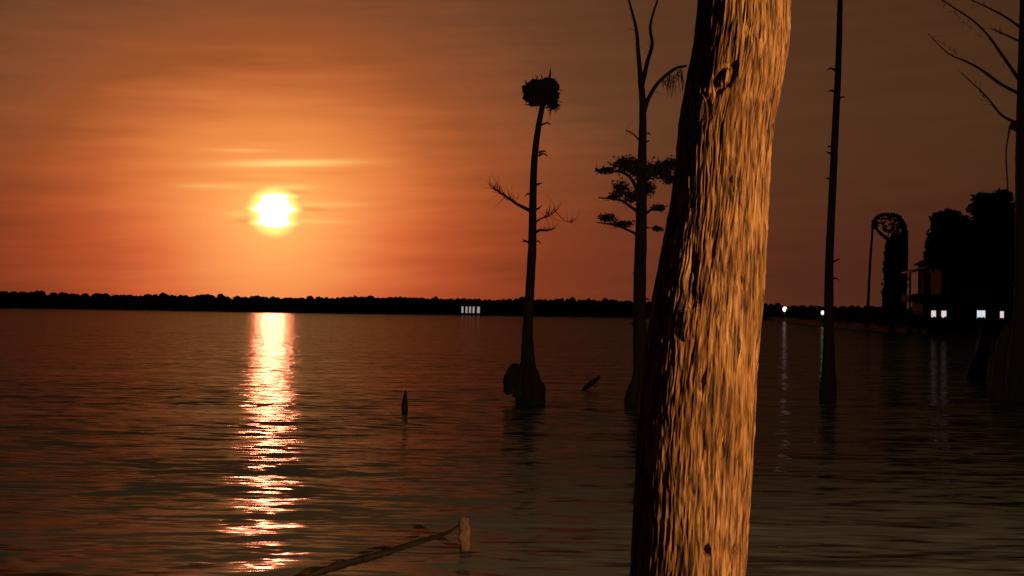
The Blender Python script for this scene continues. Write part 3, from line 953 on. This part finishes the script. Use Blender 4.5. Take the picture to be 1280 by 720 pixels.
def big_trunk():
    rows = []
    for py in np.concatenate([np.linspace(-700, -40, 60, endpoint=False), np.linspace(-40, 760, 640, endpoint=False), np.linspace(760, 1120, 60)]):
        l_ = np.interp(py, [e[0] for e in EDGE], [e[1] for e in EDGE])
        r_ = np.interp(py, [e[0] for e in EDGE], [e[2] for e in EDGE])
        rows.append((py, l_, r_))
    rows = np.array(rows)
    # soften the kinks of the traced outline
    ker = np.hanning(41)
    ker /= ker.sum()
    for c in (1, 2):
        pad = np.pad(rows[:, c], 20, mode='edge')
        rows[:, c] = np.convolve(pad, ker, 'valid')
    SEG = 800
    th = np.linspace(0, 2 * math.pi, SEG, endpoint=False)
    C = np.array([list(at((a + b) / 2, p, TY)) for p, a, b in rows])
    R0 = (rows[:, 2] - rows[:, 1]) / 2 * TY / F
    U = th[None, :] / (2 * math.pi) * np.ones((len(rows), 1))
    Zv = C[:, 2][:, None] * np.ones((1, SEG))
    # fibrous bark: long ridges that split and rejoin
    warp = (vnoise(U * 9, Zv * 3.0 + 50, 9, 1) - .5) * 0.014 + (vnoise(U * 26, Zv * 7 + 20, 26, 2) - .5) * 0.008
    Uw = (U + warp) % 1.0
    ridge = 1 - np.abs(2 * vnoise(Uw * 58, Zv * 4.5 + 9, 58, 3) - 1)
    ridge2 = 1 - np.abs(2 * vnoise(Uw * 130, Zv * 11.5 + 31, 130, 4) - 1)
    fib = vnoise(Uw * 250, Zv * 26 + 77, 250, 5)
    brk = vnoise(Uw * 60, Zv * 26 + 7, 60, 6)
    big = vnoise(U * 4, Zv * 2.2 + 3, 4, 7) - .5
    dsp = 0.020 * big + 0.0040 * (ridge ** 1.4 - .5) + 0.0046 * (ridge2 ** 1.3 - .5) + 0.0036 * (fib - .5) + 0.0026 * (brk - .5)
    # knots and scars placed where the photo shows them: (px, py, size, height)
    rad = R0[:, None] + dsp
    X = C[:, 0][:, None] + rad * np.cos(th)[None, :]
    Yv = C[:, 1][:, None] + rad * np.sin(th)[None, :]
    front = np.sin(th)[None, :] < 0.2
    for px, py, w, h, hgt, ring in [(905, 97, 9, 14, .016, True), (880, 62, 7, 24, -.022, False), (862, 372, 16, 14, -.020, False), (914, 205, 8, 9, .010, False),
                                    (940, 40, 14, 9, -.012, False), (884, 135, 5, 12, -.014, False), (921, 690, 4, 5, -.030, False), (882, 686, 4, 6, -.030, False), (930, 350, 3, 9, -.018, False), (902, 560, 4, 16, -.016, False), (876, 480, 4, 18, -.016, False),
                                    (896, 402, 6, 10, -.010, False), (865, 330, 8, 22, -.014, False), (890, 300, 4, 30, -.010, False)]:
        q = at(px, py, TY - .17)
        k = TY / F
        e = ((X - q.x - (.45 * (Zv - q.z) if ring else 0)) / (w * k)) ** 2 + ((Zv - q.z) / (h * k)) ** 2
        e = e * (0.75 + 0.5 * vnoise(U * 70, Zv * 60, 70, 8))
        g_ = (np.exp(-((np.sqrt(e) - 1) / .38) ** 2) * -1.0 + .25 * np.exp(-e * 2.0)) if ring else np.exp(-e)
        rad = rad + np.where(front, g_ * hgt, 0)
    X = C[:, 0][:, None] + rad * np.cos(th)[None, :]
    Yv = C[:, 1][:, None] + rad * np.sin(th)[None, :]
    n = len(rows)
    v = np.stack([X, Yv, Zv], -1).reshape(-1, 3)
    i = (np.arange(n - 1)[:, None] * SEG + np.arange(SEG)[None, :])
    j = (np.arange(n - 1)[:, None] * SEG + (np.arange(SEG)[None, :] + 1) % SEG)
    fc = np.stack([i, i + SEG, j + SEG, j], -1).reshape(-1, 4)
    me = bpy.data.meshes.new('trunk')
    me.vertices.add(len(v))
    me.vertices.foreach_set('co', v.ravel())
    me.loops.add(fc.size)
    me.loops.foreach_set('vertex_index', fc.ravel())
    me.polygons.add(len(fc))
    me.polygons.foreach_set('loop_start', np.arange(0, fc.size, 4))
    me.polygons.foreach_set('use_smooth', np.ones(len(fc), dtype=bool))
    me.update(calc_edges=True)
    # bark
    m = bpy.data.materials.new('cypress_bark')
    m.use_nodes = True
    nn, ll = m.node_tree.nodes, m.node_tree.links
    p = nn['Principled BSDF']
    p.inputs['Roughness'].default_value = 0.85
    p.inputs['Specular IOR Level'].default_value = 0.2
    t = nn.new('ShaderNodeTexCoord')

    def tex(scale, detail=5.0, dist=0.6):
        mp = nn.new('ShaderNodeMapping')
        mp.inputs['Scale'].default_value = scale
        mp.inputs['Rotation'].default_value = (0, math.radians(-4), 0)
        ll.new(t.outputs['Object'], mp.inputs[0])
        x = nn.new('ShaderNodeTexNoise')
        x.inputs['Scale'].default_value = 1.0
        x.inputs['Detail'].default_value = detail
        x.inputs['Distortion'].default_value = dist
        ll.new(mp.outputs[0], x.inputs['Vector'])
        return x.outputs[0]
    cr = nn.new('ShaderNodeValToRGB')
    es = cr.color_ramp.elements
    for q, c in ((.5, 0), (.6, 0)):
        es.new(q)
    for e_, (q, c) in zip(es, ((.37, (.020, .009, .005)), (.46, (.085, .038, .015)), (.57, (.175, .086, .034)), (.74, (.29, .170, .085)))):
        e_.position = q
        e_.color = (*c, 1)
    ll.new(tex((80, 80, 8), 6.0), cr.inputs[0])
    hue = nn.new('ShaderNodeMix')
    hue.data_type = 'RGBA'
    hue.blend_type = 'MULTIPLY'
    hr = nn.new('ShaderNodeMapRange')
    hr.inputs['From Min'].default_value = .35
    hr.inputs['From Max'].default_value = .65
    ll.new(tex((7, 7, 3.5), 4.0), hr.inputs['Value'])
    ll.new(hr.outputs[0], hue.inputs[0])
    ll.new(cr.outputs[0], hue.inputs[6])
    hue.inputs[7].default_value = (.60, .54, .40, 1)
    ll.new(hue.outputs[2], p.inputs['Base Color'])
    b = nn.new('ShaderNodeBump')
    b.inputs['Strength'].default_value = .8
    b.inputs['Distance'].default_value = .004
    ll.new(tex((150, 150, 16), 6.0), b.inputs['Height'])
    ll.new(b.outputs[0], p.inputs['Normal'])
    me.materials.append(m)
    base = at(845, 1000, TY)
    t_ = thing('big_cypress', (base.x, TY, 0.6), 'thick leaning trunk with stringy bark lit orange on one side by lamplight', 'tree')
    o = bpy.data.objects.new('trunk', me)
    COL.objects.link(o)
    o.parent = t_
    o.matrix_parent_inverse = Matrix.Translation(-Vector(t_.location))
    # peeling strips of bark at the edge of the light
    for k, (pts, w) in enumerate([([(878, 118), (882, 128), (884, 145), (883, 162)], 2.2), ([(890, 100), (892, 118), (890, 130)], 2.0),
                                  ([(868, 385), (866, 402), (868, 425)], 2.4), ([(843, 540), (841, 570), (843, 604)], 2.4), ([(921, 205), (917, 222), (918, 240)], 3.0)]):
        P = []
        for x, y in pts:
            c = np.array([np.interp(y, rows[:, 0], (rows[:, 1] + rows[:, 2]) / 2), np.interp(y, rows[:, 0], (rows[:, 2] - rows[:, 1]) / 2)])
            off = (x - c[0]) / c[1]
            P.append(at(x, y, TY - c[1] * TY / F * math.sqrt(max(.02, 1 - off * off)) - .006))
        MB().add(*tube(P, [w * .3 * TY / F, w * TY / F, w * .3 * TY / F], 16, 7, .3, 0, 900 + k)).build('bark_strip', m, t_)
    # dead limbs high above the frame
    topc = C[0]
    for k, (ddx, ddy, L) in enumerate(((-1, .3, 1.3), (.9, .5, 1.1), (.2, -.2, 1.4))):
        a = Vector((topc[0], topc[1], topc[2] - .25 - .1 * k))
        MB().add(*tube([a, a + Vector((ddx * .4, ddy * .4, .35)) * L, a + Vector((ddx * .8, ddy * .8, 1.0)) * L], [.11, .07, .015], 16, 10, .15, 0, 950 + k)).build('limb', m, t_)
    return t_


big_trunk()


# ------------------------------------------------------------------ the bank lamp whose light falls on the trunk
def bank_lamp():
    x, y = 5.0, -0.55
    t = thing('bank_lamp', (x, y, 0.88), 'tall dark lamp post with amber lantern on the near bank', 'lamp')
    MB().add(*tube([(x, y, .8), (x, y, 1.2), (x, y, 3.1)], [.09, .055, .045], 14, 12, 0)).build('post', M['metal'], t)
    MB().add(*tube([(x, y, 3.1), (x, y, 3.16)], [.05, .15], 3, 12, 0)).build('lantern_base', M['metal'], t)
    MB().add(*tube([(x, y, 3.2 + .12 * math.sin(a)) for a in np.linspace(-1.4, 1.4, 9)], [.085 * math.cos(a) for a in np.linspace(-1.4, 1.4, 9)], 15, 12, 0)).build('bulb', M['bulb_amber'], t)
    MB().add(*tube([(x, y, 3.36), (x, y, 3.5)], [.22, .03], 4, 12, 0)).build('lantern_cap', M['metal'], t)
    for a in range(4):
        q = Vector((math.cos(a * math.pi / 2 + .6) * .13, math.sin(a * math.pi / 2 + .6) * .13, 0))
        MB().add(*tube([Vector((x, y, 3.15)) + q, Vector((x, y, 3.37)) + q], [.008, .008], 3, 6, 0)).build('lantern_bar', M['metal'], t)
    ld = bpy.data.lights.new('lantern_light', 'POINT')
    ld.energy = 4700.0
    ld.color = (1.0, .575, .225)
    ld.shadow_soft_size = .10
    lo = bpy.data.objects.new('lantern_light', ld)
    COL.objects.link(lo)
    lo.parent = t
    lo.location = (-.14, .10, 3.24 - .88)


bank_lamp()
